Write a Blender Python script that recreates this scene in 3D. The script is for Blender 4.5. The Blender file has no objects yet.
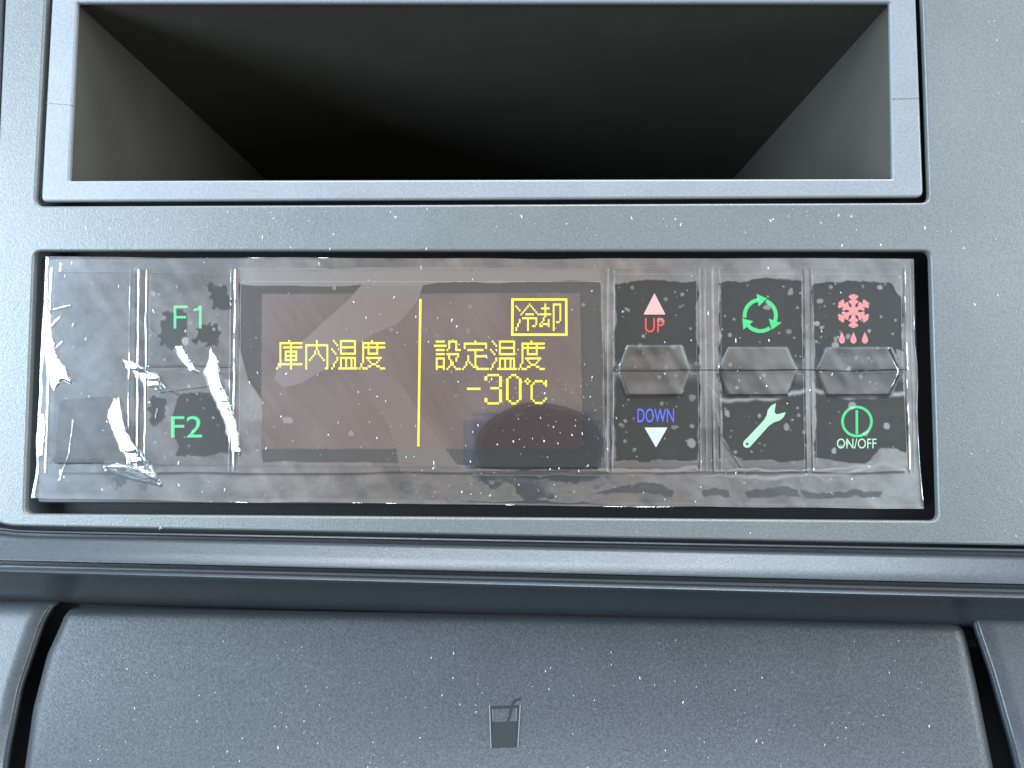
import bpy, bmesh, math, random
import numpy as np
from mathutils import Vector, Matrix, Euler

random.seed(7)
S = bpy.context.scene
COL = S.collection

# ------------------------------------------------------------------ camera
FPX = 900.0                      # focal length in pixels for a 1024 px wide picture
DIST = 0.200                     # lens to fascia plane (metres); fascia front face is the plane y = 0
cam_d = bpy.data.cameras.new('camera')
cam_d.sensor_fit = 'HORIZONTAL'
cam_d.sensor_width = 36.0
cam_d.lens = 36.0 * FPX / 1024.0
cam_d.clip_start = 0.004
cam_d.clip_end = 20.0
cam = bpy.data.objects.new('camera', cam_d)
COL.objects.link(cam)
PITCH, YAW = math.atan(44 / FPX), math.atan(10 / FPX)
cam.location = (0, -DIST, 0)
cam.rotation_euler = (math.radians(90) + PITCH, 0, YAW)
S.camera = cam
CM = Euler(cam.rotation_euler).to_matrix()


def at(px, py, Y=0.0):
    """point of the plane y = Y (metres) that lies on the sight line through a measured point of the survey photo"""
    d = CM @ Vector(((px - 512) / FPX, -(py - 384) / FPX, -1.0))
    t = (Y + DIST) / d.y
    return Vector((d.x * t, Y, d.z * t))


MM = 0.001

# ------------------------------------------------------------------ world: cab surroundings in daylight
W = bpy.data.worlds.new('World')
S.world = W
W.use_nodes = True
wn, wl = W.node_tree.nodes, W.node_tree.links
bg = wn['Background']
tc = wn.new('ShaderNodeTexCoord')
sx = wn.new('ShaderNodeSeparateXYZ')
wl.new(tc.outputs['Generated'], sx.inputs[0])


def wramp(src, stops):
    r = wn.new('ShaderNodeValToRGB')
    e = r.color_ramp.elements
    while len(e) < len(stops):
        e.new(0.5)
    for k, (p, c) in enumerate(stops):
        e[k].position = p
        e[k].color = (*c, 1)
    mp = wn.new('ShaderNodeMapRange')
    mp.inputs['From Min'].default_value = -1
    mp.inputs['From Max'].default_value = 1
    wl.new(src, mp.inputs['Value'])
    wl.new(mp.outputs[0], r.inputs[0])
    return r


# side windows left and right, seats behind, roof lining above, dark footwell below
rx = wramp(sx.outputs['X'], [(0.0, (.50, .80, 1.1)), (0.20, (.62, .84, 1.15)), (0.30, (.36, .41, .47)), (0.41, (.26, .235, .22)),
                             (0.56, (.25, .22, .205)), (0.72, (.40, .48, .53)), (1.0, (.46, .54, .58))])
rz = wramp(sx.outputs['Z'], [(0.0, (.05, .05, .05)), (0.40, (.20, .195, .19)), (0.475, (1, 1, 1)), (0.72, (1, 1, 1)), (1.0, (.8, .9, 1))])
mul = wn.new('ShaderNodeMix')
mul.data_type = 'RGBA'
mul.blend_type = 'MULTIPLY'
mul.inputs['Factor'].default_value = 1
wl.new(rx.outputs[0], mul.inputs['A'])
wl.new(rz.outputs[0], mul.inputs['B'])
wl.new(mul.outputs['Result'], bg.inputs['Color'])
bg.inputs['Strength'].default_value = 3.0


def area(name, loc, target, w, h, power, color):
    l = bpy.data.lights.new(name, 'AREA')
    l.shape = 'RECTANGLE'
    l.size, l.size_y = w, h
    l.energy = power
    l.color = color
    o = bpy.data.objects.new(name, l)
    COL.objects.link(o)
    o.location = loc
    o.rotation_euler = (Vector(target) - Vector(loc)).to_track_quat('-Z', 'Y').to_euler()
    return o


area('left_window_light', (-0.43, -0.30, 0.04), (-0.06, 0, 0), 0.24, 0.34, 6.2, (.66, .86, 1))
area('right_window_light', (0.60, -0.26, 0.10), (0.06, 0, 0), 0.26, 0.36, 5.0, (.84, .94, 1))
area('windscreen_light', (0.05, -0.30, 0.75), (0, 0, -0.05), 0.8, 0.3, 14.0, (.78, .89, 1))

S.view_settings.view_transform = 'Standard'
S.view_settings.look = 'None'
S.view_settings.exposure = 0.0
S.view_settings.gamma = 1.0
S.view_settings.use_curve_mapping = False
S.cycles.max_bounces = 8
S.cycles.transparent_max_bounces = 12


# ------------------------------------------------------------------ materials
def nodes(name):
    m = bpy.data.materials.new(name)
    m.use_nodes = True
    return m, m.node_tree.nodes, m.node_tree.links


def plastic(name, color, rough=0.45, grain=0.00035, bump=0.25, spec=0.5, vary=0.12, fleck=.0):
    """moulded plastic with a fine leather-like grain and faint uneven tone"""
    m, n, l = nodes(name)
    b = n['Principled BSDF']
    b.inputs['Roughness'].default_value = rough
    b.inputs['Specular IOR Level'].default_value = spec
    tc = n.new('ShaderNodeTexCoord')
    t = n.new('ShaderNodeTexNoise')
    t.inputs['Scale'].default_value = 1 / grain / 2
    t.inputs['Detail'].default_value = 3
    l.new(tc.outputs['Object'], t.inputs['Vector'])
    t.inputs['Roughness'].default_value = .6
    bp = n.new('ShaderNodeBump')
    bp.inputs['Strength'].default_value = bump
    bp.inputs['Distance'].default_value = grain * 0.6
    l.new(t.outputs['Fac'], bp.inputs['Height'])
    if bump > 0:
        l.new(bp.outputs[0], b.inputs['Normal'])
    t2 = n.new('ShaderNodeTexNoise')
    t2.inputs['Scale'].default_value = 55
    t2.inputs['Detail'].default_value = 5
    l.new(tc.outputs['Object'], t2.inputs['Vector'])
    mr = n.new('ShaderNodeMapRange')
    mr.inputs['To Min'].default_value = 1 - vary
    mr.inputs['To Max'].default_value = 1 + vary
    l.new(t2.outputs['Fac'], mr.inputs['Value'])
    hv = n.new('ShaderNodeHueSaturation')
    hv.inputs['Color'].default_value = (*color, 1)
    t3 = n.new('ShaderNodeTexNoise')           # mottling of the grain itself
    t3.inputs['Scale'].default_value = 2300
    t3.inputs['Detail'].default_value = 2
    l.new(tc.outputs['Object'], t3.inputs['Vector'])
    mr3 = n.new('ShaderNodeMapRange')
    mr3.inputs['From Min'].default_value = .3
    mr3.inputs['From Max'].default_value = .7
    mr3.inputs['To Min'].default_value = 1 - fleck
    mr3.inputs['To Max'].default_value = 1 + fleck
    l.new(t3.outputs['Fac'], mr3.inputs['Value'])
    mm = n.new('ShaderNodeMath')
    mm.operation = 'MULTIPLY'
    l.new(mr.outputs[0], mm.inputs[0])
    l.new(mr3.outputs[0], mm.inputs[1])
    l.new(mm.outputs[0], hv.inputs['Value'])
    sp_ = n.new('ShaderNodeMath')
    sp_.operation = 'MULTIPLY'
    sp_.inputs[1].default_value = spec
    l.new(mr3.outputs[0], sp_.inputs[0])
    l.new(sp_.outputs[0], b.inputs['Specular IOR Level'])
    l.new(hv.outputs[0], b.inputs['Base Color'])
    mr2 = n.new('ShaderNodeMapRange')
    mr2.inputs['To Min'].default_value = rough - .06
    mr2.inputs['To Max'].default_value = rough + .06
    l.new(t2.outputs['Fac'], mr2.inputs['Value'])
    l.new(mr2.outputs[0], b.inputs['Roughness'])
    return m


def emit(name, color, strength):
    m, n, l = nodes(name)
    b = n['Principled BSDF']
    b.inputs['Base Color'].default_value = (*[c * .1 for c in color], 1)
    b.inputs['Emission Color'].default_value = (*color, 1)
    b.inputs['Emission Strength'].default_value = strength
    b.inputs['Roughness'].default_value = .4
    return m


M = {}
M['fascia'] = plastic('fascia plastic', (.105, .107, .104), .37, .00016, .8, .75, fleck=0.13)
M['bezel'] = plastic('silver bezel plastic', (.19, .19, .198), .36, .00018, .4, fleck=0.12)
M['liner'] = plastic('pocket liner plastic', (.070, .063, .052), .6, .0004, .2, .3)
M['rail'] = plastic('rail plastic', (.036, .039, .043), .30, .00016, .3, fleck=0.15)
M['lid'] = plastic('lid plastic', (.036, .0385, .042), .42, .00015, 1.0, .33, fleck=0.26)
M['dark'] = plastic('black inner plastic', (.012, .012, .013), .5, .0004, .1, .3)
M['housing'] = plastic('black housing plastic', (.022, .022, .022), .35, .0004, .08, .5)
M['button'] = plastic('black button plastic', (.018, .017, .015), .3, .0004, .06, .35)
M['glass'] = plastic('display cover glass', (.030, .028, .026), .08, .0004, .0, .5)
M['screen'] = plastic('display filter', (.034, .020, .018), .10, .0004, .0, .95, .05)
_b = M['screen'].node_tree.nodes['Principled BSDF']
_b.inputs['Specular Tint'].default_value = (1, .72, .66, 1)       # brownish anti-glare coating
M['camera_black'] = plastic('camera barrel', (.016, .018, .026), .5, .0004, .0, .4)
M['camera_silver'] = plastic('camera body', (.62, .61, .68), .5, .0004, .0, .5)
M['icon_dark'] = plastic('engraved icon black', (.009, .010, .011), .6, .0004, .1, .3)
M['dust'] = plastic('dust', (.75, .75, .76), .7, .0004, .1, .2)
M['yellow'] = emit('yellow display dots', (.86, .78, .0), 1.35)
M['green'] = emit('green icon light', (.06, .72, .24), .9)
M['pale_green'] = emit('pale green icon light', (.52, .95, .66), .8)
M['red'] = emit('red letter light', (.86, .07, .05), .95)
M['pink'] = emit('pale red icon light', (.95, .56, .54), .85)
M['rose'] = emit('rose icon light', (.86, .32, .33), .85)
M['blue'] = emit('blue letter light', (.10, .16, 1.0), 1.0)
M['pale_blue'] = emit('pale blue icon light', (.70, .86, 1.0), .9)


def film_material():
    m, n, l = nodes('clear protective film')
    out = n['Material Output']
    n.remove(n['Principled BSDF'])
    at_ = n.new('ShaderNodeAttribute')
    at_.attribute_name = 'gap'
    tr = n.new('ShaderNodeBsdfTransparent')
    gl = n.new('ShaderNodeBsdfGlossy')
    gl.inputs['Color'].default_value = (1, 1, 1, 1)
    mr = n.new('ShaderNodeMapRange')          # film lifted off the panel has two more reflecting faces
    mr.inputs['To Min'].default_value = .022
    mr.inputs['To Max'].default_value = .34
    l.new(at_.outputs['Fac'], mr.inputs['Value'])
    rr = n.new('ShaderNodeMapRange')
    rr.inputs['From Min'].default_value = .55
    rr.inputs['To Min'].default_value = .03
    rr.inputs['To Max'].default_value = .17
    l.new(at_.outputs['Fac'], rr.inputs['Value'])
    l.new(rr.outputs[0], gl.inputs['Roughness'])
    mx = n.new('ShaderNodeMixShader')
    l.new(mr.outputs[0], mx.inputs[0])
    l.new(tr.outputs[0], mx.inputs[1])
    l.new(gl.outputs[0], mx.inputs[2])
    df = n.new('ShaderNodeBsdfDiffuse')       # milky scuffed film, its warm tint standing in for the reflected cab
    df.inputs['Color'].default_value = (.60, .50, .46, 1)
    mr2 = n.new('ShaderNodeMapRange')
    mr2.inputs['To Min'].default_value = .004
    mr2.inputs['To Max'].default_value = .06
    l.new(at_.outputs['Fac'], mr2.inputs['Value'])
    mx2 = n.new('ShaderNodeMixShader')
    l.new(mr2.outputs[0], mx2.inputs[0])
    l.new(mx.outputs[0], mx2.inputs[1])
    l.new(df.outputs[0], mx2.inputs[2])
    l.new(mx2.outputs[0], out.inputs['Surface'])
    return m


M['film'] = film_material()


# ------------------------------------------------------------------ builders
def tag(o, label=None, cat=None, group=None, kind=None):
    if label: o['label'] = label
    if cat: o['category'] = cat
    if group: o['group'] = group
    if kind: o['kind'] = kind
    return o


def thing(name, label, cat, loc, kind=None):
    o = bpy.data.objects.new(name, None)
    COL.objects.link(o)
    o.empty_display_size = .01
    o.location = loc
    return tag(o, label, cat, None, kind)


def link(name, me, mat, parent=None, smooth=None):
    me.materials.clear()
    me.materials.append(mat)
    o = bpy.data.objects.new(name, me)
    COL.objects.link(o)
    if parent is not None:
        o.parent = parent
        p, off = parent, Vector((0, 0, 0))
        while p:
            off += p.location
            p = p.parent
        me.transform(Matrix.Translation(-off))
    if smooth:
        me.shade_smooth()
    return o


def rounded(pts, r, k=6):
    """polygon with its corners rounded (r a number or one number per corner)"""
    n = len(pts)
    rs = r if isinstance(r, (list, tuple)) else [r] * n
    out = []
    for i in range(n):
        p, a, b = Vector(pts[i]), Vector(pts[i - 1]), Vector(pts[(i + 1) % n])
        rr = rs[i]
        if rr <= 0:
            out.append(tuple(p))
            continue
        u, v = (a - p), (b - p)
        rr = min(rr, u.length * .49, v.length * .49)
        u, v = u.normalized() * rr, v.normalized() * rr
        for j in range(k + 1):
            t = j / k
            q = (p + u) * (1 - t) ** 2 + p * 2 * t * (1 - t) + (p + v) * t ** 2
            out.append((q.x, q.y))
    return out


def plate_mesh(outlines, Y, thick, bevel=0.0, res=2):
    """flat plate (first outline, the rest are holes or more islands) whose front face lies at depth Y"""
    cu = bpy.data.curves.new('tmp', 'CURVE')
    cu.dimensions = '2D'
    cu.fill_mode = 'BOTH'
    cu.extrude = max(thick / 2 - bevel, 1e-6)
    cu.bevel_depth = bevel
    cu.bevel_resolution = res
    cu.offset = -bevel
    for pts in outlines:
        w = [at(x, y, Y) for x, y in pts]
        sp = cu.splines.new('POLY')
        sp.points.add(len(w) - 1)
        for q, p in zip(sp.points, w):
            q.co = (p.x, p.z, 0, 1)
        sp.use_cyclic_u = True
    o = bpy.data.objects.new('tmp', cu)
    COL.objects.link(o)
    dg = bpy.context.evaluated_depsgraph_get()
    me = bpy.data.meshes.new_from_object(o.evaluated_get(dg))
    bpy.data.objects.remove(o)
    bpy.data.curves.remove(cu)
    me.transform(Matrix(((1, 0, 0, 0), (0, 0, -1, Y + thick / 2), (0, 1, 0, 0), (0, 0, 0, 1))))
    return me


def plate(name, outlines, Y, thick, mat, parent=None, bevel=0.0):
    return link(name, plate_mesh(outlines, Y, thick, bevel), mat, parent)


def join_meshes(ms):
    bm = bmesh.new()
    for m in ms:
        bm.from_mesh(m)
    me = bpy.data.meshes.new('m')
    bm.to_mesh(me)
    bm.free()
    for m in ms:
        bpy.data.meshes.remove(m)
    return me


def text_mesh(txt, box, Y, thick=.00006, squeeze=None, bold=0.0):
    """lettering fitted to a measured box on the plane at depth Y"""
    cu = bpy.data.curves.new('tmp', 'FONT')
    cu.body = txt
    cu.offset = bold
    cu.resolution_u = 4
    o = bpy.data.objects.new('tmp', cu)
    COL.objects.link(o)
    dg = bpy.context.evaluated_depsgraph_get()
    me = bpy.data.meshes.new_from_object(o.evaluated_get(dg))
    bpy.data.objects.remove(o)
    bpy.data.curves.remove(cu)
    v = np.empty(len(me.vertices) * 3, np.float32)
    me.vertices.foreach_get('co', v)
    v = v.reshape(-1, 3)
    lo, hi = v.min(0), v.max(0)
    x0, y0, x1, y1 = box
    for i, vert in enumerate(me.vertices):
        fx = (v[i, 0] - lo[0]) / (hi[0] - lo[0])
        fy = (v[i, 1] - lo[1]) / (hi[1] - lo[1])
        vert.co = at(x0 + fx * (x1 - x0), y1 + fy * (y0 - y1), Y)
    me.update()
    bm = bmesh.new()
    bm.from_mesh(me)
    r = bmesh.ops.extrude_face_region(bm, geom=bm.faces[:])
    for e in r['geom']:
        if isinstance(e, bmesh.types.BMVert):
            e.co.y += thick
    bmesh.ops.recalc_face_normals(bm, faces=bm.faces)
    bm.to_mesh(me)
    bm.free()
    return me


def grid_mesh(P):
    """P: array rows x cols x 3 -> quad sheet"""
    r, c = P.shape[:2]
    me = bpy.data.meshes.new('grid')
    idx = np.arange(r * c).reshape(r, c)
    q = np.stack([idx[:-1, :-1], idx[1:, :-1], idx[1:, 1:], idx[:-1, 1:]], -1).reshape(-1, 4)
    me.vertices.add(r * c)
    me.vertices.foreach_set('co', P.reshape(-1).astype(np.float32))
    me.loops.add(q.size)
    me.loops.foreach_set('vertex_index', q.reshape(-1).astype(np.int32))
    me.polygons.add(len(q))
    me.polygons.foreach_set('loop_start', (np.arange(len(q)) * 4).astype(np.int32))
    me.update(calc_edges=True)
    me.validate()
    return me


def ATN(px, py, Y):
    """vectorised at()"""
    R = np.array(CM)
    d = np.stack([(px - 512) / FPX, -(py - 384) / FPX, -np.ones_like(px)], -1) @ R.T
    t = (Y + DIST) / d[..., 1]
    P = d * t[..., None]
    P[..., 1] -= DIST
    return P


# ------------------------------------------------------------------ the dashboard
dash = thing('dashboard', 'textured grey blue plastic dashboard centre panel with two rectangular openings and a stepped rail below', 'dashboard', at(512, 560, .004))

fas_out = rounded([(-18, 525.5), (20, -340), (1500, -340), (1500, 555), (1024, 546)],
                  [34, 0, 0, 0, 0], 10)
hole_a = rounded([(56, -200), (35, 206), (930, 202.5), (916, -200)], [0, 9, 9, 0])
hole_b = rounded([(34, 251), (24, 514), (939, 521), (931, 251)], 8)
plate('fascia_plate', [fas_out, hole_a, hole_b], 0.0, .0022, M['fascia'], dash, .0005)
# dark lining behind the openings and in the joints (a closed tray behind the plate)
plate('backing_panel', [rounded([(-600, -500), (1700, -500), (1700, 640), (-600, 640)], 0), rounded([(60, -260), (52, 190), (905, 190), (905, -260)], 0)],
      .0078, .004, M['dark'], dash)
plate('side_trim', [rounded([(-400, -340), (9, -340), (-3, 300), (-16, 500), (-400, 500)], 0)], .003, .004, M['rail'], dash, .0006)

# stepped rail under the fascia: a moulded profile swept across the dash
prof = [  # (height in the survey photo at x = 0, depth in mm)
    (520, 6.0), (529.5, 3.2), (530.2, .75), (531.6, .55), (532.4, .75), (533, 2.4), (535.5, 2.4), (536.2, .6), (537.5, -.1), (539.5, -.5),
    (549, -2.2), (558.5, -4.0), (560.0, -4.1), (560.8, -3.5), (561.2, -1.0), (564.2, -1.0), (564.5, -3.9), (565.4, -4.3),
    (566.8, -4.3), (567.2, -3.8), (568, -3.8), (568.4, -4.7), (569.6, -5.4), (571.4, -5.7), (573.2, -5.4), (574.4, -4.5), (584, -1.4), (592, .9), (597, 2.4),
    (601, 5.0), (604, 11.0), (625, 14.0)]
xs = np.concatenate([np.linspace(-420, -30, 12), np.linspace(-20, 1040, 60), np.linspace(1060, 1480, 12)])


py, dd = np.array([p[0] for p in prof]), np.array([p[1] for p in prof])
PX, PY = np.meshgrid(xs, py)
PY = PY + np.interp(PY, [520, 530, 537, 561, 570, 600], [.0185, .0185, .0205, .0235, .026, .027]) * PX
PY = PY - np.interp(py, [528, 534, 545], [7, 6, 0])[:, None] * np.exp(-np.clip(PX + 14, 0, None) / 13.0)
D = np.repeat(dd[:, None], len(xs), 1) * MM
rail = link('rail', grid_mesh(ATN(PX, PY, D)), M['rail'], dash)
bv = rail.data
bv.shade_smooth()
bv.set_sharp_from_angle(angle=math.radians(38))

# lower console cheeks either side of the lid; same sweep towards the driver as the lid
LIDP = [(596, 6.0), (600, 3.0), (604, 1.2), (609, .2), (616, -.6), (640, -2.2), (680, -4.8), (720, -8.0), (768, -13.2), (850, -24), (1000, -57)]
ly, ld = np.array([p[0] for p in LIDP], float), np.array([p[1] for p in LIDP], float)


def console_y(py):
    return np.interp(py, ly, ld)


def cheek(xo, edge_pts, side):
    """console skin from xo to a curved edge that turns inwards into the lid gap"""
    rows = np.concatenate([np.linspace(598, 612, 8), np.linspace(616, 1000, 48)])
    ex = np.interp(rows, [p[1] for p in edge_pts], [p[0] for p in edge_pts])
    cols = [0, .5, .8, .92, .97, 1.0]
    P = []
    for r, e in zip(rows, ex):
        y0 = console_y(r - sagl(512) * 0) + 1.2
        line = []
        for c in cols:
            x = xo + (e - side * 7 - xo) * c
            line.append((x, r, y0))
        line += [(e - side * 5, r, y0 + .25), (e - side * 3.4, r, y0 + .9), (e - side * 2.6, r, y0 + 1.0), (e - side * 1.2, r, y0 + 1.3), (e, r, y0 + 2.4), (e + side * 3.0, r, y0 + 12)]
        P.append(line)
    A = np.array(P)
    if side < 0:
        A = A[:, ::-1]
    pts = ATN(A[..., 0], A[..., 1] + .012 * (A[..., 0]), A[..., 2] * MM)
    return pts


def sagl(x):
    return 0


# edges are given with the sweep's slope taken out (y - .012 x)
def unslope(p):
    return (p[0], p[1] - .012 * p[0])


left_edge = [unslope(p) for p in [(74, 590), (64, 600), (54, 607), (46, 620), (41, 634), (23, 687), (11, 748), (4, 800), (-14, 1000)]]
right_edge = [unslope(p) for p in [(966, 608), (971, 618), (976, 634), (989, 672), (1009, 742), (1016, 770), (1030, 850), (1050, 1000)]]
link('console_cheek', grid_mesh(cheek(-420, left_edge, 1)), M['rail'], dash, True)
link('console_cheek', grid_mesh(cheek(1480, right_edge, -1)), M['rail'], dash, True)
# floor of the lid gap
g = np.array([[(x, y, d) for x in (-300, 1300)] for y, d in ((590, 16), (640, 14), (768, 4), (1000, -14))], float)
link('gap_liner', grid_mesh(ATN(g[..., 0], g[..., 1], g[..., 2] * MM)), M['dark'], dash)


# ------------------------------------------------------------------ cup holder
cup = thing('cup_holder', 'closed dark grey cup holder drawer with an engraved drinking cup symbol under the dashboard rail', 'cup holder', at(500, 768, .004))


def lid_depth(x, y):
    """depth of the lid's skin in mm at a measured point (curves back at the rim)"""
    ys = y - .012 * x
    d = np.interp(ys, [595] + list(range(600, 1001, 8)), [.9] + [.6 - .024 * (q - 600) - .00030 * (q - 600) ** 2 for q in range(600, 1001, 8)])
    return d


LE = [(78, 607), (70, 609), (64, 617), (60, 627), (47, 656), (33, 711), (25, 768), (14, 850), (-6, 1000)]
RE = [(952, 622), (959, 624), (964, 632), (967, 642), (977, 687), (993, 768), (1008, 850), (1032, 1000)]


def build_lid():
    vs = np.concatenate([[0, .15, .4, .75, 1.2, 1.8, 2.6, 3.6, 5, 7], np.linspace(10, 380, 70)])
    us = np.concatenate([[0, .0006, .0015, .003, .005, .008, .012, .018, .026], np.linspace(.04, .96, 60), [.974, .982, .988, .992, .995, .997, .9985, .9994, 1]])
    A = np.zeros((len(vs), len(us), 3))
    for i, v in enumerate(vs):
        yl = 607 + v
        yr = 622 + v
        xl = np.interp(yl, [p[1] for p in LE], [p[0] for p in LE])
        xr = np.interp(yr, [p[1] for p in RE], [p[0] for p in RE])
        for j, u in enumerate(us):
            x = xl + (xr - xl) * u
            y = 607 + v + .0165 * (x - 74)
            d = lid_depth(x, y)
            e = min(u, 1 - u) * (xr - xl)
            rim = 1.6 * max(0, 1 - e / 9) ** 2.2 + 0.5 * math.exp(-e / 30)
            top = 3.2 * max(0, 1 - v / 10) ** 2 + 1.2 * math.exp(-v / 22)
            A[i, j] = (x, y, d + rim + top)
    # skirt turned into the gap
    top = A[0:1].copy(); top[..., 2] += 9; top[..., 1] += 2
    A = np.concatenate([top, A], 0)
    lft = A[:, 0:1].copy(); lft[..., 2] += 9; lft[..., 0] += 2
    rgt = A[:, -1:].copy(); rgt[..., 2] += 9; rgt[..., 0] -= 2
    A = np.concatenate([lft, A, rgt], 1)
    return grid_mesh(ATN(A[..., 0], A[..., 1], A[..., 2] * MM))


lid = link('lid', build_lid(), M['lid'], cup, True)


def on_lid(pts, lift=.12, depth=.5):
    """small plate that follows the lid's skin"""
    bm = bmesh.new()
    f = [bm.verts.new(at(x, y, (float(lid_depth(x, y)) - lift) * MM)) for x, y in pts]
    b = [bm.verts.new(at(x, y, (float(lid_depth(x, y)) + depth) * MM)) for x, y in pts]
    n = len(pts)
    bm.faces.new(f)
    for i in range(n):
        bm.faces.new((f[i], b[i], b[(i + 1) % n], f[(i + 1) % n]))
    bmesh.ops.recalc_face_normals(bm, faces=bm.faces)
    me = bpy.data.meshes.new('m')
    bm.to_mesh(me)
    bm.free()
    return me


cup_fill = [(491.8, 722), (517.2, 721), (515.8, 747), (492.6, 748)]
ic = [on_lid(cup_fill, .06)]
for q in ([(490.0, 706), (492.0, 706), (493.4, 747.5), (491.6, 747.5)], [(517.4, 705), (519.6, 705), (517.2, 747), (515.2, 747)],
          [(491.5, 706), (518, 705), (518, 708), (491.5, 709)],
          [(507.2, 721), (509.2, 721), (513.6, 704.5), (511.2, 704)], [(511.2, 704), (513.6, 704.8), (516.5, 701.2), (514.6, 699.4)], [(514.6, 699.4), (516.5, 701.2), (521, 699.6), (520.4, 697.4)]):
    ic.append(on_lid(q, .05))
link('cup_symbol', join_meshes(ic), M['icon_dark'], cup)['label'] = 'dark engraved drinking cup with a straw'
ed = []
for q in ([(488.9, 705), (490.0, 705), (491.5, 748), (490.4, 748)], [(519.7, 705), (520.8, 705), (518.2, 748), (517.2, 748)], [(492.3, 709), (493, 709), (493.4, 721), (492.7, 721)],
          [(516.2, 708), (516.9, 708), (516.4, 721), (515.7, 721)]):
    ed.append(on_lid(q, .14))
link('symbol_glint', join_meshes(ed), M['fascia'], cup)  # pale strips stand in for glints along the symbol's edges

# ------------------------------------------------------------------ open storage pocket above
pocket = thing('storage_pocket', 'open storage pocket with silver grey rim and deep dark inside', 'storage pocket', at(480, 190, .002))
b_out = rounded([(62, -190), (41, 201.5), (923.5, 197), (909, -190)], [0, 6, 7, 0])
b_in = rounded([(77, 2.5), (69, 180.5), (893, 178.5), (890, 2.5)], 1.5)
plate('rim', [b_out, b_in], .0006, .0016, M['bezel'], pocket, .0005)


def liner():
    f = [at(77, 2.5, .0021), at(890, 2.5, .0021), at(893, 178.5, .0021), at(69, 180.5, .0021)]
    f = [Vector((p.x * 1.002, p.y, p.z)) for p in f]
    c = sum(f, Vector()) / 4
    bm = bmesh.new()
    rows = []
    for k in range(13):
        t = k / 12
        d = .17 * t
        rows.append([bm.verts.new(Vector((c.x + (p.x - c.x) * (1 - .03 * t), .0021 + d, c.z + (p.z - c.z) * (1 - .03 * t)))) for p in f])
    for a, b in zip(rows, rows[1:]):
        for i in range(4):
            bm.faces.new((a[i], a[(i + 1) % 4], b[(i + 1) % 4], b[i]))
    bm.faces.new(rows[-1])
    # moulding ridge that runs into the depth along both side walls
    for sgn, (px, pyy) in ((1, (73, 104)), (-1, (891, 99))):
        p = at(px, pyy, .0037)
        p2 = Vector((p.x * .972, .15, p.z - .004))
        h, o = Vector((0, 0, .00016)), Vector((sgn * .0004, 0, 0))
        v = [bm.verts.new(q) for q in (p - h, p + o, p + h, p2 - h, p2 + o, p2 + h)]
        bm.faces.new((v[0], v[1], v[4], v[3]))
        bm.faces.new((v[1], v[2], v[5], v[4]))
    bmesh.ops.recalc_face_normals(bm, faces=bm.faces)
    me = bpy.data.meshes.new('liner')
    bm.to_mesh(me)
    bm.free()
    return me


link('pocket_liner', liner(), M['liner'], pocket)
plate('seam', [[(46.5, 102.6), (72.5, 104.6), (72.5, 105.4), (46.5, 103.4)]], .00055, .0004, M['fascia'], pocket)
plate('seam', [[(892.5, 98.4), (919, 97.6), (919, 98.4), (892.5, 99.2)]], .00055, .0004, M['fascia'], pocket)

# ------------------------------------------------------------------ temperature controller
ctl = thing('temperature_controller', 'black refrigeration control unit with yellow dot matrix display and lit symbol buttons', 'control unit', at(480, 500, .004))
H_Y, B_Y = .0026, .0014
plate('housing', [rounded([(41, 258), (37, 503), (921, 507), (915, 258)], 3)], H_Y, .006, M['housing'], ctl, .0003)

G_Y = .0015
disp = plate('display', [rounded([(240, 281), (238, 466), (605, 468), (603, 281)], 2)], G_Y, .002, M['glass'], ctl, .0002)
plate('screen', [[(262, 295), (261, 448), (583, 448), (580, 294)]], G_Y - .00006, .0003, M['screen'], disp)
D_Y = G_Y - .00016

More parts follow.
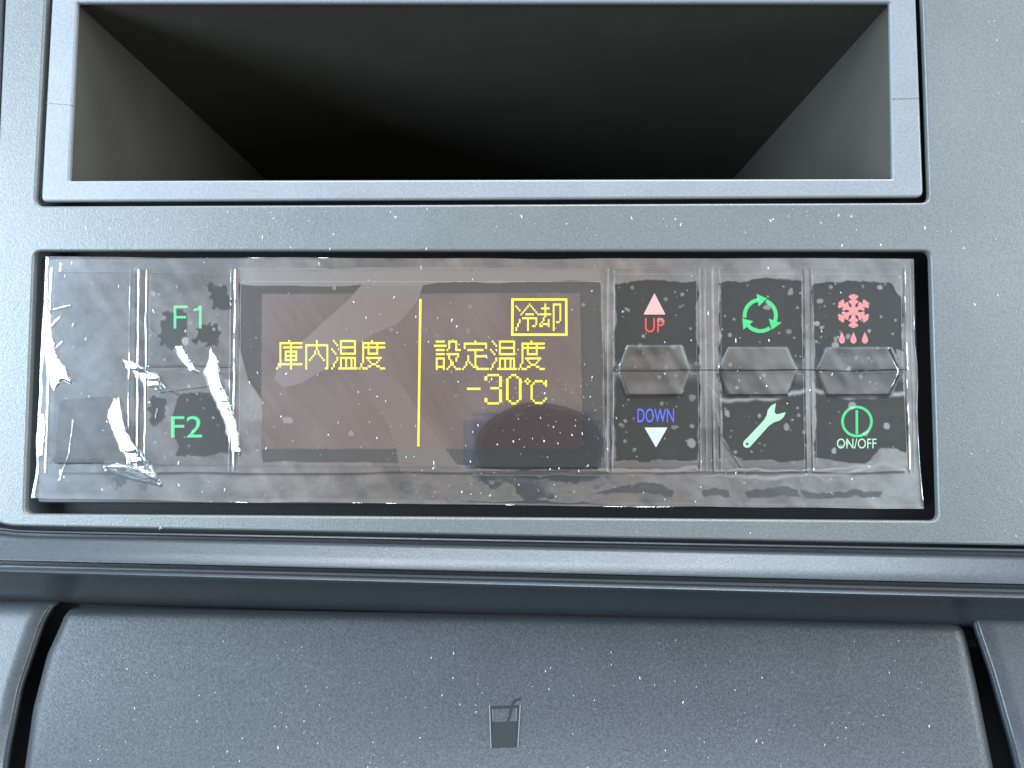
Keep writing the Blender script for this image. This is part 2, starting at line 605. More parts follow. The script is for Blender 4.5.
GL = {
 'ko': """.......#.......|..#############|..#.....#......|..#.###########|..#.....#......|..#..#######...|..#..#..#..#...|..#..#######...|..#..#..#..#...|..#..#######...|..#.....#......|.##############|.#......#......|#.......#......""",
 'nai': """.......#.......|.......#.......|.#############.|.#.....#.....#.|.#.....#.....#.|.#....#.#....#.|.#....#.#....#.|.#...#...#...#.|.#..#.....#..#.|.#.#.......#.#.|.#...........#.|.#...........#.|.#...........#.|.#..........##.""",
 'on': """.#...#########.|..#..#.......#.|...#.#.......#.|.....#########.|#....#.......#.|.#...#.......#.|..#..#########.|...............|...#.#########.|...#.#..#..#.#.|..#..#..#..#.#.|.#...#..#..#.#.|.#...#..#..#.#.|#...###########""",
 'do': """.......#.......|..#############|..#..#....#....|..#############|..#..#....#....|..#..#....#....|..#..######....|..#............|..#.#########..|..#..#.....#...|..#...#...#....|.#.....###.....|.#...##...##...|#.###.......###""",
 'setsu': """.#####..#####..|........#...#..|#######.#...#..|........#...#..|.#####.#....###|...............|.#####.#######.|........#....#.|.#####..#...#..|.#...#...#..#..|.#...#...##....|.#...#...##....|.#####..#..#...|.#...#.#....###""",
 'tei': """.......#.......|.#############.|.#...........#.|.#...........#.|...#########...|.......#.......|.......#.......|...#...#######.|...#...#.......|...#...#.......|..#.#..#.......|..#..#.#.......|.#....###......|#.......#######""",
 'rei': """........#......|#......#.#.....|.#....#...#....|..#..#.....#...|....#.......#..|...#..#####..#.|...............|....#########..|..#....#....#..|..#....#....#..|.#.....#....#..|.#.....#..##...|#......#.......|#......#.......""",
 'kyaku': """...#....#####..|...#....#...#..|.#####..#...#..|...#....#...#..|...#....#...#..|#######.#...#..|...#....#...#..|..#.....#...#..|..#..#..#...#..|.#...#..#.##...|#.####..#......|##...#..#......|........#......|........#......""",
 '3': """.####.|#....#|#....#|.....#|.....#|.....#|..###.|.....#|.....#|.....#|.....#|#....#|#....#|.####.""",
 '0': """..##..|.#..#.|#....#|#....#|#....#|#....#|#....#|#....#|#....#|#....#|#....#|#....#|.#..#.|..##..""",
 'deg': """.#.........|#.#..####.#|.#..#....##|...#......#|...#.......|...#.......|...#.......|...#.......|...#.......|...#......#|....#....#.|.....####..""",
 '-': """#######""",
}


def dots(items, Y, fill=1.0):
    bm = bmesh.new()
    for key, x0, y0, x1, y1 in items:
        rows = GL[key].split('|')
        nr, nc = len(rows), len(rows[0])
        for r, row in enumerate(rows):
            for c, ch in enumerate(row):
                if ch != '#':
                    continue
                ax, bx = x0 + (x1 - x0) * (c + (1 - fill) / 2) / nc, x0 + (x1 - x0) * (c + (1 + fill) / 2) / nc
                ay, by = y0 + (y1 - y0) * (r + (1 - fill) / 2) / nr, y0 + (y1 - y0) * (r + (1 + fill) / 2) / nr
                bm.faces.new([bm.verts.new(at(x, y, Y)) for x, y in ((ax, by), (bx, by), (bx, ay), (ax, ay))])
    me = bpy.data.meshes.new('dots')
    bm.to_mesh(me)
    bm.free()
    return me


def row(keys, x0, y0, pitch, h, w):
    return [(k, x0 + i * pitch, y0, x0 + i * pitch + w, y0 + h) for i, k in enumerate(keys)]


link('lettering', dots(row(['ko', 'nai', 'on', 'do'], 276, 340, 27.6, 29.5, 26.4), D_Y), M['yellow'], disp)['label'] = 'yellow dot matrix heading on the left half of the display'
link('lettering', dots(row(['setsu', 'tei', 'on', 'do'], 434, 340.5, 28.0, 29.5, 26.8), D_Y), M['yellow'], disp)['label'] = 'yellow dot matrix heading on the right half of the display'
link('temperature_reading', dots([('-', 467, 387.6, 480.5, 390), ('3', 484.5, 374, 502, 404.5), ('0', 506, 374, 521.5, 404.5), ('deg', 524.5, 378, 547, 404)], D_Y, 1.0), M['yellow'], disp)
link('mode_word', dots(row(['rei', 'kyaku'], 515.5, 303.5, 24, 27.5, 25), D_Y), M['yellow'], disp)
plate('mode_frame', [[(511.3, 298.3), (511, 335.8), (567.6, 335.8), (567.4, 298.3)], [(513.8, 300.6), (513.5, 333.4), (565.2, 333.4), (565.0, 300.6)]], D_Y, .00005, M['yellow'], disp)
plate('divider_line', [[(419.2, 299), (417.2, 446.5), (419.4, 446.5), (421.6, 299)]], D_Y, .00005, M['yellow'], disp)


def button(outline, mat='button', label=None, grip=None, name='button'):
    o = plate(name, [rounded(outline, 2.5)], B_Y, .0022, M[mat], ctl, .00035)
    if label:
        o['label'] = label
    if grip:
        # raised finger grip next to the joint of two keys
        cx = sum(p[0] for p in grip) / len(grip)
        cy = sum(p[1] for p in grip) / len(grip)
        bm = bmesh.new()
        base = [bm.verts.new(at(x, y, B_Y)) for x, y in grip]
        top = [bm.verts.new(at(x + (cx - x) * .09, y + (cy - y) * .16, B_Y - .0007)) for x, y in grip]
        bm.faces.new(top)
        n = len(grip)
        for i in range(n):
            bm.faces.new((base[i], base[(i + 1) % n], top[(i + 1) % n], top[i]))
        bmesh.ops.recalc_face_normals(bm, faces=bm.faces)
        me = bpy.data.meshes.new('grip')
        bm.to_mesh(me)
        bm.free()
        link('finger_grip', me, M[mat], o)
    return o


I_Y = B_Y - .00008
IT = .00006


def hexes(xa, xb, top=345, mid=370, bot=396, inset=8):
    return ([(xa, mid - .5), (xa + inset, top), (xb - inset, top), (xb, mid - .5)], [(xa, mid + 2.5), (xb, mid + 2.5), (xb - inset, bot), (xa + inset, bot)])


def box(a, t, c, d, la=0):
    """key outline between x = a..c, y = t..d leaning a little with the unit"""
    k = (a + c) / 2 - 480
    lean = .0000180 * k * (d - t) * 1.0
    return [(a, t), (a + lean, d), (c + lean, d), (c, t)]


button(box(55, 272, 135, 464), label='blank black cover without any symbol', name='blank_cover')
f1 = button([(149, 273), (147.5, 366), (231, 366), (232, 273)], label='push button lit with F1 in green')
f2 = button([(147, 371), (144, 466), (229, 466), (230.5, 371)], label='push button lit with F2 in green')
link('icon', join_meshes([plate_mesh([[(173.6, 305.5), (173.6, 328.5), (176.3, 328.5), (176.3, 318.4), (186, 318.4), (186, 316), (176.3, 316), (176.3, 308), (187.6, 308), (187.6, 305.5)]], I_Y, IT),
                          plate_mesh([[(193.5, 311.2), (193.5, 308.8), (197.5, 307.8), (199.4, 305.5), (201.6, 305.5), (201.6, 328.5), (199, 328.5), (199, 310.2)]], I_Y, IT)]), M['green'], f1)
link('icon', text_mesh('F2', (171, 416, 202, 437.5), I_Y), M['green'], f2)

gu, gd = hexes(618, 691)
up = button([(614, 273), (613, 368), (698, 368), (698, 273)], label='push button lit with a pale red arrow and UP', grip=gu)
dn = button([(613, 373), (612, 468), (700, 468), (699, 373)], label='push button lit with DOWN and a pale blue arrow', grip=gd)
plate('icon', [rounded([(654.5, 293), (643.5, 314.5), (665.5, 314.5)], 1)], I_Y, IT, M['pink'], up)
link('icon', text_mesh('UP', (645, 318, 664.5, 332.5), I_Y), M['red'], up)
link('icon', text_mesh('DOWN', (637.5, 408.5, 674, 422.5), I_Y), M['blue'], dn)
plate('icon', [rounded([(644.5, 427.5), (656, 447.5), (667.5, 427.5)], 1)], I_Y, IT, M['pale_blue'], dn)

gu, gd = hexes(717, 798, 347, 371, 396, 10)
cy = button([(720, 273), (720.5, 368), (804, 368), (803, 273)], label='push button lit with three green circling arrows', grip=gu)
wr = button([(720.5, 373), (722, 468), (806, 468), (804.5, 373)], label='push button lit with a pale green spanner', grip=gd)


def ring(cx, cyy, r0, r1, a0, a1, ky=1.0, n=18):
    p = [(cx + r1 * math.cos(math.radians(a0 + (a1 - a0) * i / n)), cyy - ky * r1 * math.sin(math.radians(a0 + (a1 - a0) * i / n))) for i in range(n + 1)]
    q = [(cx + r0 * math.cos(math.radians(a0 + (a1 - a0) * i / n)), cyy - ky * r0 * math.sin(math.radians(a0 + (a1 - a0) * i / n))) for i in range(n, -1, -1)]
    return p + q


parts = []
CX, CYY, RR = 760.3, 315.5, 15.6
for a in (90, -30, -150):          # arrow heads, arrows run clockwise
    parts.append(plate_mesh([ring(CX, CYY, RR - 1.9, RR + 1.9, a + 98, a + 8)], I_Y, IT))
    ca, sa = math.cos(math.radians(a + 10)), math.sin(math.radians(a + 10))
    tx, ty = sa, -ca               # clockwise tangent (y up)
    bx, by = CX + RR * ca, CYY - RR * sa
    tri = [(bx + ca * 6.5, by - sa * 6.5), (bx - ca * 6.5, by + sa * 6.5), (bx + tx * 9.5, by - ty * 9.5)]
    parts.append(plate_mesh([tri], I_Y - .00001, IT))
link('icon', join_meshes(parts), M['green'], cy)
# spanner
ux, uy = .68, -.733            # along the handle, towards the jaw
vx, vy = .733, .68


def wp(s, t):
    return (747.5 + ux * s + vx * t, 443.5 + uy * s + vy * t)


jaw = [wp(34, -5.2), wp(38.5, -7.9), wp(44, -8.4), wp(49, -6.6), wp(44.3, -3.6), wp(41.2, -1.4), wp(41.2, 1.6), wp(44.0, 3.6), wp(49, 6.8), wp(44, 8.6), wp(38.5, 7.9), wp(34, 5.2)]
sp = [wp(-1, 4.2), wp(-4, 2.2), wp(-4.6, 0), wp(-4, -2.2), wp(-1, -4.2), wp(4, -4.0), wp(28, -3.7)] + jaw + [wp(28, 3.7), wp(4, 4.0)]
hole = [wp(-.5 + 1.4 * math.cos(t * math.pi / 6), 1.4 * math.sin(t * math.pi / 6)) for t in range(12)]
plate('icon', [sp, hole], I_Y, IT, M['pale_green'], wr)

gu, gd = hexes(815, 903, 347, 371, 396, 10)
sn = button([(812, 273), (814, 368), (904, 368), (902, 273)], label='push button lit with a rose snowflake over three drops', grip=gu)
pw = button([(814, 373), (816, 468), (909, 468), (904.5, 373)], label='push button lit with a green power ring and ON/OFF', grip=gd)
parts = []


def bar(x0, y0, x1, y1, w, Y):
    d = Vector((x1 - x0, y1 - y0)).normalized()
    nx, ny = -d.y * w / 2, d.x * w / 2
    return plate_mesh([[(x0 + nx, y0 + ny), (x0 - nx, y0 - ny), (x1 - nx, y1 - ny), (x1 + nx, y1 + ny)]], Y, IT)


sc_x, sc_y = 853.5, 311.0
k = 0
for a in range(0, 360, 60):
    c, s = math.cos(math.radians(a + 90)), math.sin(math.radians(a + 90))
    parts.append(bar(sc_x, sc_y, sc_x + 16.8 * c, sc_y - 16.8 * s, 3.8, I_Y - .000002 * k)); k += 1
    for r in (6.5, 11.5):
        for da in (48, -48):
            c2, s2 = math.cos(math.radians(a + 90 + da)), math.sin(math.radians(a + 90 + da))
            bx, by = sc_x + r * c, sc_y - r * s
            parts.append(bar(bx, by, bx + 5.6 * c2, by - 5.6 * s2, 2.8, I_Y - .000002 * k)); k += 1
for dx in (-12, -.5, 11):
    x, y = 854 + dx, 338.5
    drop = [(x, y - 6.5), (x - 2.6, y - .8), (x - 3.2, y + 1.8), (x - 2, y + 4.4), (x, y + 5.2), (x + 2, y + 4.4), (x + 3.2, y + 1.8), (x + 2.6, y - .8)]
    parts.append(plate_mesh([drop], I_Y, IT))
link('icon', join_meshes(parts), M['rose'], sn)
parts = [plate_mesh([ring(857, 421.5, 0, 15.8, 0, 359.9, 1.0, 40)[:41], ring(857, 421.5, 0, 13.2, 0, 359.9, 1.0, 40)[:41]], I_Y, IT),
         plate_mesh([[(855.6, 410), (855.7, 434), (858.2, 434), (858.1, 410)]], I_Y, IT)]
link('icon', join_meshes(parts), M['green'], pw)
link('icon', text_mesh('ON/OFF', (837, 438.5, 876.5, 448.5), I_Y), M['pale_green'], pw)

# upright ribs of the housing between the key columns
for x0, x1 in ((139.5, 137), (236, 233.5), (609, 608.5), (704.5, 706), (712, 714), (808, 810.5), (909, 912)):
    plate('rib', [[(x0 - 1.3, 269), (x1 - 1.3, 470), (x1 + 1.3, 470), (x0 + 1.3, 269)]], .0012, .0014, M['housing'], ctl, .0002)

# ------------------------------------------------------------------ clear film over the controller
rng = np.random.default_rng(11)


def vnoise(x, y, seed=0):
    """smooth value noise in -1..1"""
    r = np.random.default_rng(seed)
    T = r.random((256, 256)) * 2 - 1
    xi, yi = np.floor(x).astype(int), np.floor(y).astype(int)
    fx, fy = x - xi, y - yi
    fx, fy = fx * fx * (3 - 2 * fx), fy * fy * (3 - 2 * fy)
    a, b = T[yi % 256, xi % 256], T[yi % 256, (xi + 1) % 256]
    c, d = T[(yi + 1) % 256, xi % 256], T[(yi + 1) % 256, (xi + 1) % 256]
    return (a * (1 - fx) + b * fx) * (1 - fy) + (c * (1 - fx) + d * fx) * fy


def inside(pts, X, Y):
    r = np.zeros(X.shape, bool)
    n = len(pts)
    for i in range(n):
        (x0, y0), (x1, y1) = pts[i - 1], pts[i]
        if y0 == y1:
            continue
        m = ((y0 > Y) != (y1 > Y)) & (X < (x1 - x0) * (Y - y0) / (y1 - y0) + x0)
        r ^= m
    return r


def blur(A, n=1):
    for _ in range(n):
        B = np.pad(A, 1, mode='edge')
        A = (B[:-2, 1:-1] + B[2:, 1:-1] + B[1:-1, :-2] + B[1:-1, 2:] + 4 * B[1:-1, 1:-1]) / 8
    return A


NX, NY = 1460, 430
U, V = np.meshgrid(np.linspace(0, 1, NX), np.linspace(0, 1, NY))
ty = np.interp(U[0], [0, .3, .6, .9, 1], [257, 258, 259, 258, 258.5]) + .8 * vnoise(U[0] * 14, U[0] * 0, 3)
by = np.interp(U[0], [0, .2, .5, .8, 1], [498.5, 501.5, 505, 507.5, 509.5]) + .9 * vnoise(U[0] * 16, U[0] * 0 + 5, 4)
FY = ty[None] + (by - ty)[None] * V
lx = np.interp(FY[:, 0], [257, 300, 345, 372, 400, 440, 465, 498], [46, 44, 41, 40, 39, 36, 37, 30.5])
rx_ = np.interp(FY[:, -1], [258, 300, 340, 366, 385, 410, 460, 509], [913.5, 914, 914.5, 917.5, 918, 917, 919.5, 924])
FX = lx[:, None] + (rx_ - lx)[:, None] * U

wx = FX + 2.2 * vnoise(FX / 14, FY / 14, 21) + .7 * vnoise(FX / 4, FY / 4, 22) + .3 * vnoise(FX / 1.7, FY / 1.7, 27)
wy = FY + 2.2 * vnoise(FX / 14, FY / 14, 23) + .7 * vnoise(FX / 4, FY / 4, 24) + .3 * vnoise(FX / 1.7, FY / 1.7, 28)
sxm = FX + 1.2 * vnoise(FX / 26, FY / 26, 25)
sym = FY + 1.2 * vnoise(FX / 26, FY / 26, 26)
dx_, dy_ = FX * .55 + FY * .83, FY * .55 - FX * .83      # slanted axes for glare streaks put into the film's reflectance
gap = .62 + .20 * vnoise(FX / 60, FY / 40, 31) + .14 * vnoise(dx_ / 50, dy_ / 9, 32) + .12 * vnoise(FX / 13, FY / 8, 34) + .07 * vnoise(FX / 3, FY / 3, 35)
gap *= np.interp(FX, [40, 60, 225, 250], [.8, .66, .70, 1.0])
gap[inside([(60, 400), (110, 396), (136, 430), (136, 462), (56, 462)], sxm, sym)] *= .6
# film stuck flat: over the display
m = inside([(238, 284), (365, 283.5), (428, 283), (434, 282), (600, 281), (603, 350), (603, 440), (598, 470), (560, 474), (500, 469), (400, 462), (262, 462), (262, 400), (248, 380), (240, 345)], sxm, sym)
gap[m] = .15
m_disp = m.copy()
scr = inside([(262, 294), (261, 449), (583, 449), (580, 293)], FX, FY)
gap[scr & m] = (.44 + .10 * vnoise(FX / 40, FY / 40, 33) + .05 * vnoise(dx_ / 30, dy_ / 5, 36))[scr & m]  # brownish reflected veil over the screen, put in as extra gap
for pts, v in (([(362, 270), (430, 270), (418, 300), (398, 324), (372, 335), (350, 347), (330, 366), (302, 383), (284, 387), (274, 379), (279, 362), (312, 333), (345, 303), (364, 284)], .72),
               ([(361, 371), (379, 367), (400, 384), (424, 420), (446, 450), (470, 484), (478, 504), (455, 504), (430, 482), (400, 470), (396, 442), (376, 402)], .55),
               ([(428, 321), (433, 314), (441, 328), (446, 352), (437, 352)], .5),
               ([(240, 268), (430, 268), (600, 268), (600, 281), (440, 283), (420, 286), (240, 285)], .85)):
    gap[inside(pts, sxm, sym)] = v
# keys: the sheet lies flat on each column of keys
for pts in ([(615, 283), (640, 280), (697, 282), (699, 400), (698, 459), (652, 462), (614, 459)],
            [(720, 283), (760, 280), (802, 282), (804, 400), (806, 460), (742, 462), (730, 454), (721, 436)],
            [(813, 284), (850, 280), (893, 283), (903, 296), (905, 400), (908, 452), (882, 450), (864, 462), (816, 459)]):
    gap[inside(pts, wx, wy)] = .02
# faint lifted film round the joint of upper and lower keys
soft = .34 * np.exp(-((FY - 371) / 9) ** 2) * (1 + .6 * vnoise(FX / 9, FY / 5, 44)) * (FX > 612)
gap = np.maximum(gap, soft)
for pts in ([(181, 394), (226, 392), (230, 454), (204, 457), (174, 456), (178, 446), (171, 420)], [(160, 309), (186, 312), (188, 345), (170, 350), (160, 345)], [(200, 326), (219, 322), (217, 345), (194, 343)],
            [(206, 284), (230, 284), (230, 312), (212, 310), (213, 300)], [(148, 398), (168, 398), (166, 420), (150, 426)],
            [(52, 458), (104, 459), (103, 464.5), (50, 463)], [(107, 474), (128, 477), (124, 484), (118, 488), (112, 480)], [(137, 484), (148, 484), (146, 492), (140, 490)],
            [(592, 494), (628, 486), (660, 483.5), (676, 490), (672, 497), (640, 495)], [(702, 491), (730, 490), (730, 498), (703, 498)], [(744, 492), (770, 486.5), (795, 488), (800, 497), (748, 497)],
            [(798, 490), (850, 491.5), (884, 490), (880, 496), (840, 499), (806, 497)]):
    q_ = 3.0 if pts[0][0] in (160, 200, 206, 148, 107, 137) else .8
    gap[inside(pts, wx + q_ * vnoise(FX / 3.5, FY / 3.5, 45), wy + q_ * vnoise(FX / 3.5, FY / 3.5, 46))] = .05 if pts[0][1] < 480 else .18
# lifted rims beside the keys, and patches half stuck along the lower edge
for pts, v in (([(470, 470), (600, 470), (600, 484), (540, 480)], .5), ([(612, 461), (700, 462), (700, 472), (612, 470)], .45), ([(727, 463), (806, 461), (808, 470), (735, 472)], .45),
               ([(898, 350), (906, 350), (906, 372), (896, 369)], .6), ([(612, 366), (700, 366), (700, 371), (612, 371)], .3)):
    gap[inside(pts, wx, wy)] = v
# a turned-up ripple that runs under the keys
for xs_, ys_, wd in (([598, 650, 696, 706, 722, 760, 800, 850, 884, 908], [470, 474, 468, 476, 474, 478, 475, 474, 462, 470], 2.6),
                     ([612, 660, 700, 740, 800, 850, 905], [468, 471, 473, 469, 471, 468, 462], 1.4), ([708, 720, 770, 812, 850, 905], [384, 400, 398, 389, 398, 392], 2.0)):
    yy = np.interp(FX, xs_, ys_) + 1.6 * vnoise(FX / 9, FX * 0, 41)
    on = np.exp(-((FY - yy) / wd) ** 2) * (FX > xs_[0]) * (FX < xs_[-1])
    gap = np.maximum(gap, on * 1.15)
for xa, xb, top, bot, ins in ((619, 690, 345, 396, 8), (718, 797, 347, 396, 10), (816, 902, 347, 396, 10)):
    g_ = inside([(xa, 369), (xa + ins, top), (xb - ins, top), (xb, 369), (xb, 373), (xb - ins, bot), (xa + ins, bot), (xa, 373)], FX, FY)
    gap[g_] = (.36 + .18 * vnoise(FX / 20, FY / 9, 37) + .20 * vnoise(dx_ / 26, dy_ / 7, 38))[g_]
# small trapped bubbles
for _ in range(420):
    bx, by_ = rng.uniform(150, 910), rng.uniform(282, 468)
    if 242 < bx < 600 and rng.random() < .86:
        continue
    r = rng.choice([.9, 1.2, 1.8, 2.6, 3.8], p=[.38, .28, .18, .11, .05])
    dd_ = (wx - bx) ** 2 + ((wy - by_) * 1.05) ** 2 if r > 2 else (FX - bx) ** 2 + (FY - by_) ** 2
    gap[dd_ < r * r] = rng.uniform(.5, 1.1)
gap = blur(gap, 2)

# shape of the sheet, in mm towards the viewer
h = .050 * vnoise(FX / 38, FY / 30, 51) + .020 * vnoise(FX / 15, FY / 13, 52) + .005 * vnoise(FX / 6, FY / 5, 53)
stuck = blur(m_disp.astype(float), 14)
h *= 1 - .93 * stuck                              # the sheet is flat where it clings to the display glass
for x0, x1, amp, sg in ((139.5, 137, .10, .9), (147, 145, .09, .7), (236, 233.5, .10, .9), (231.5, 229.5, .06, .7), (607, 606.5, .12, .9), (613, 612, .07, .7), (699, 700, .10, .9), (704, 706, .06, .7), (711.5, 714, .10, .9), (718, 721, .07, .7),
                        (804.5, 807, .09, .9), (810.5, 813, .10, .9), (904, 909, .12, .9), (909.5, 914, .06, .7), (131, 128, .05, .8), (52, 46, .06, 1.0)):
    xc = x0 + (x1 - x0) * (FY - 269) / 200
    on = np.clip((FY - 267) / 4, 0, 1) * np.clip((474 - FY) / 5, 0, 1)
    h += amp * .75 * (1 + .5 * vnoise(FY / 12, FY * 0 + x0, 62)) * on * np.exp(-((FX - xc - .5 * vnoise(FY / 20, FY * 0 + x0, 63)) / sg) ** 2)
for yc, amp, sg, a, b in ((369.5, .07, 1.2, 612, 908), (366, .05, 1.0, 148, 232), (268.5, .06, 1.6, 60, 905), (471.5, .05, 2.0, 60, 905), (264, .05, 1.4, 60, 905)):
    h += amp * np.exp(-((FY - yc - 1.0 * vnoise(FX / 50, FY * 0, 61)) / sg) ** 2) * (FX > a) * (FX < b)
grip_m = np.zeros(FX.shape)
for xa, xb, top, bot, ins in ((619, 690, 345, 396, 8), (718, 797, 347, 396, 10), (817, 898, 347, 396, 10)):
    grip_m[inside([(xa, 369), (xa + ins, top), (xb - ins, top), (xb, 369), (xb, 373), (xb - ins, bot), (xa + ins, bot), (xa, 373)], FX, FY)] = 1
h += .26 * blur(grip_m, 20)
for x0, y0, x1, y1 in ((620, 366, 628, 346), (720, 367, 730, 348), (820, 367, 829, 348)):      # crisp left creases of the tents
    t_ = np.clip((y0 - FY) / (y0 - y1), 0, 1)
    h += .10 * np.exp(-((FX - (x0 + (x1 - x0) * t_)) / 1.1) ** 2) * ((FY < y0) & (FY > y1))
# sharp folds on the left that face the side window
for pts, kx, kz in (([(45, 300), (48, 300), (51, 330), (57, 356), (72, 382), (61, 379), (54, 390), (49, 380), (43, 345)], .20, .12), ([(38, 415), (45, 414), (43, 455), (37, 456)], .2, .12),
                    ([(114, 398), (120, 405), (123, 425), (134, 446), (148, 462), (161, 483), (140, 474), (122, 452), (110, 428), (108, 410)], .20, .14),
                    ([(106, 466), (125, 464), (150, 474), (161, 482), (140, 480), (120, 473)], .2, .14), ([(123, 358), (134, 363), (158, 376), (160, 392), (145, 384), (126, 368)], .22, .12),
                    ([(174, 346), (182, 346), (192, 362), (200, 372), (190, 370), (180, 360)], .22, .12),
                    ([(210, 346), (216, 358), (222, 384), (232, 410), (241, 452), (240, 458), (232, 452), (224, 424), (212, 396), (203, 372), (208, 362)], .25, .12)):
    mk = inside(pts, FX + 1.3 * vnoise(FX / 9, FY / 9, 72) + .6 * vnoise(FX / 3, FY / 3, 73), FY + 1.5 * vnoise(FX / 7, FY / 7, 74))
    cx0 = min(p[0] for p in pts)
    cyb = max(p[1] for p in pts)
    cxp, cyp = sum(p[0] for p in pts) / len(pts), sum(p[1] for p in pts) / len(pts)
    q = at(cxp, cyp, .0008)
    hv_ = (cam.location - q).normalized() + (Vector((-.43, -.30, .04)) - q).normalized()
    hx = -hv_.x / abs(hv_.y)                    # tilt that turns the fold towards the side window
    xl_ = np.where(mk, FX, np.inf).min(axis=1)
    xr_ = np.where(mk, FX, -np.inf).max(axis=1)
    bad = ~np.isfinite(xl_)
    xl_[bad], xr_[bad] = 0, 1
    rel = (FX - xl_[:, None]) / np.maximum(xr_ - xl_, 1e-3)[:, None]
    wid = (xr_ - xl_)[:, None] * .222
    add = np.where(mk, wid * hx * (.25 * rel + .85 * rel ** 2) + .02 * vnoise(FX / 5, FY / 14, 71), 0)
    h += blur(add, 1)
    gap = np.where(mk, .86, gap)
# fine creases
for pl, amp, sg in (([(119, 399), (124, 425), (136, 448), (161, 484)], .16, 1.0), ([(105, 467), (128, 465), (146, 473), (161, 484)], .14, 1.1), ([(106, 470), (130, 478), (161, 485)], .14, 1.0), ([(119, 403), (116, 428), (128, 452), (131, 468)], .10, .8),
                    ([(46, 312), (58, 309), (70, 306)], .10, 1.0), ([(44, 330), (52, 326), (60, 318)], .10, 1.0), ([(43, 352), (55, 350), (62, 342)], .08, .9), ([(140, 320), (160, 338), (176, 350)], .05, 1.0), ([(160, 392), (190, 388), (222, 384)], .07, 1.1),
                    ([(158, 378), (166, 388), (178, 394)], .10, 1.0), ([(150, 402), (158, 408), (156, 418)], .09, .9), ([(470, 268), (500, 285), (560, 276)], .03, 1.2), ([(715, 410), (722, 438), (740, 466)], .07, 1.1), ([(60, 480), (70, 452), (74, 420)], .04, 1.0)):
    dist = np.full(FX.shape, 1e6)
    for (ax, ay), (bx, by_) in zip(pl, pl[1:]):
        ll = (bx - ax) ** 2 + (by_ - ay) ** 2
        t_ = np.clip(((FX - ax) * (bx - ax) + (FY - ay) * (by_ - ay)) / ll, 0, 1)
        dist = np.minimum(dist, np.hypot(FX - ax - t_ * (bx - ax) + .6 * vnoise(FX / 7, FY / 7, 91), FY - ay - t_ * (by_ - ay)))
    h += amp * .62 * np.exp(-(dist / sg) ** 2)
# rims of the sheet curl a little
ed = np.minimum(np.minimum((FX - lx[:, None]), (rx_[:, None] - FX)), np.minimum(FY - ty[None], by[None] - FY))
bott = np.minimum(by[None] - FY, rx_[:, None] - FX)
h = h - .16 * np.exp(-np.minimum(FX - lx[:, None], FY - ty[None]) / 1.0) * (.5 + .5 * vnoise(FX / 17, FY / 17, 81)) + .22 * np.exp(-bott / 1.0) * (.7 + .3 * vnoise(FX / 17, FY / 17, 82))

film_y = (.00085 - h * MM)
P = ATN(FX, FY, film_y)
me = grid_mesh(P)
ga = me.attributes.new('gap', 'FLOAT', 'POINT')
ga.data.foreach_set('value', np.clip(gap, 0, 1.2).reshape(-1).astype(np.float32))
film = link('protective_film', me, M['film'], None, True)
tag(film, 'crumpled clear plastic film with bubbles stuck over the black control unit', 'protective film')

# ------------------------------------------------------------------ the camera that takes the picture, mirrored in the display glass
snap = thing('compact_camera', 'silver compact camera with dark round lens barrel, mirrored in the lower right of the display', 'camera', (0.008, -.215, -.0075))
bm = bmesh.new()
prev = None
for yy, kx in ((-.2032, .86), (-.2030, .96), (-.2036, 1.0), (-.2085, 1.0), (-.2085, 1.06), (-.2150, 1.06)):
    ring_ = [bm.verts.new((.008 + .0275 * kx * math.cos(t * math.pi / 24), yy, -.0085 + .0190 * kx * math.sin(t * math.pi / 24))) for t in range(48)]
    if prev:
        for k in range(48):
            bm.faces.new((prev[k], prev[(k + 1) % 48], ring_[(k + 1) % 48], ring_[k]))
    else:
        bm.faces.new(ring_)
    prev = ring_
bmesh.ops.recalc_face_normals(bm, faces=bm.faces)
me = bpy.data.meshes.new('barrel')
bm.to_mesh(me)
bm.free()
link('lens_barrel', me, M['camera_black'], snap)
bm = bmesh.new()
bmesh.ops.create_cube(bm, size=1)
bmesh.ops.scale(bm, vec=(.066, .016, .034), verts=bm.verts)
bmesh.ops.translate(bm, vec=(.006, -.219, -.0095), verts=bm.verts)
bmesh.ops.bevel(bm, geom=bm.edges[:], offset=.004, segments=4, affect='EDGES')
me = bpy.data.meshes.new('body')
bm.to_mesh(me)
bm.free()
link('body', me, M['camera_silver'], snap)

# ------------------------------------------------------------------ dust
bm = bmesh.new()


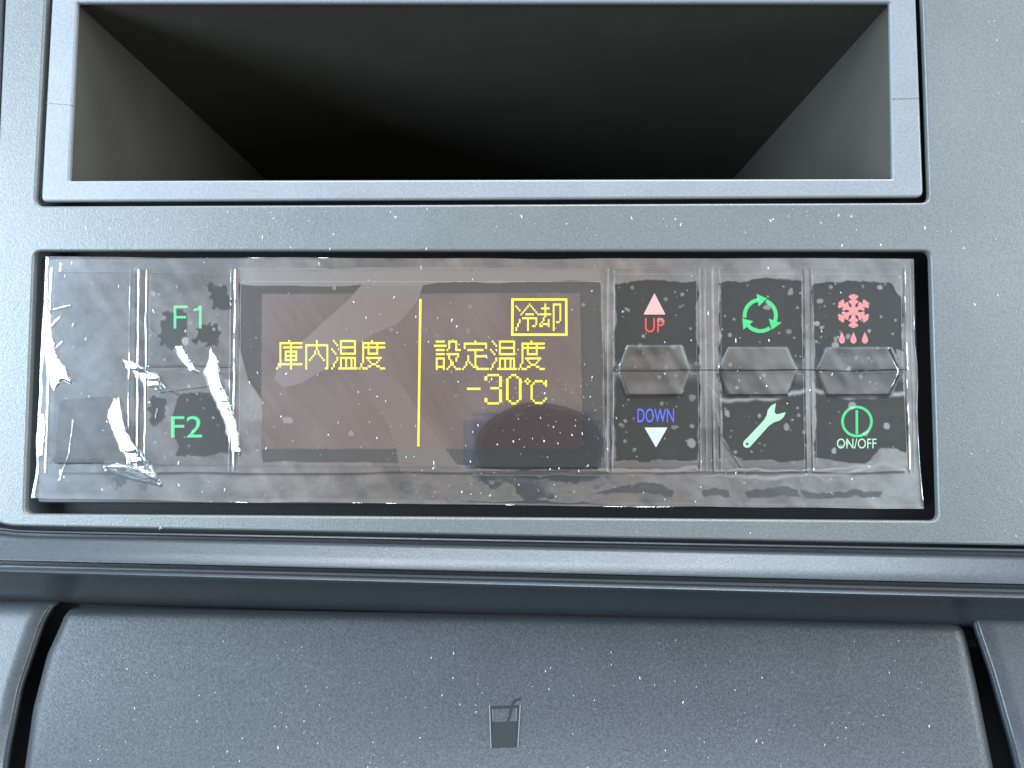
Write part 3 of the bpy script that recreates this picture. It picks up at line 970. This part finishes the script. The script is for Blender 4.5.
def flake(p, r, stretch, up, nrm):
    a = random.uniform(-.5, .5)
    u = Vector((math.sin(a), 0, math.cos(a)))
    u = (u - nrm * u.dot(nrm)).normalized()
    v = nrm.cross(u)
    ring_ = []
    n = 5
    for i in range(n):
        t = 2 * math.pi * i / n + random.uniform(-.4, .4)
        q = r * random.uniform(.6, 1.2)
        ring_.append(bm.verts.new(p + u * math.cos(t) * q * stretch + v * math.sin(t) * q))
    c = bm.verts.new(p + nrm * r * .8)
    for i in range(n):
        bm.faces.new((ring_[i], ring_[(i + 1) % n], c))


def scatter(n, xr, yr, depth, nrm, smin=.00006, smax=.00016, ok=None):
    for _ in range(n):
        x, y = random.uniform(*xr), random.uniform(*yr)
        if ok and not ok(x, y):
            continue
        if math.sin(x / 23 + 2 * math.sin(y / 31)) * math.sin(y / 17 + math.sin(x / 41)) < random.uniform(-1.2, .5):
            continue                     # dust gathers in drifts
        d = depth(x, y) if callable(depth) else depth
        p = at(x, y, d)
        flake(p, random.uniform(smin, smax) * (random.random() ** 3 * 1.1 + .27), random.choice((1, 1.2, 1.6, 2.2, 3.4, 5)), 0, nrm)


NF = Vector((0, -1, 0))


def film_depth(x, y):
    i = int(np.clip((y - 258) / 248 * (NY - 1), 0, NY - 1))
    j = int(np.clip((x - 40) / 876 * (NX - 1), 0, NX - 1))
    return float(film_y[i, j]) - .00002


scatter(1500, (60, 905), (262, 502), film_depth, NF, .00004, .00012)
scatter(120, (430, 640), (380, 500), film_depth, NF)
scatter(380, (60, 1020), (204, 249), -.00001, NF, .00004, .00011, ok=lambda x, y: not (x < 930 and y < 209))
scatter(130, (945, 1023), (0, 540), -.00001, NF, .00003, .0001)
scatter(40, (60, 1020), (524, 536), -.00001, NF, smax=.0001)
NL = Vector((0, -.87, .5)).normalized()
scatter(900, (80, 955), (640, 768), lambda x, y: (float(lid_depth(x, y)) - .02) * MM, NL, .00003, .00008, ok=lambda x, y: not (485 < x < 523 and 695 < y < 750))
me = bpy.data.meshes.new('dust')
bm.to_mesh(me)
bm.free()
tag(link('dust', me, M['dust']), 'fine white dust specks lying on the panel, film and lid', 'dust', None, 'stuff')
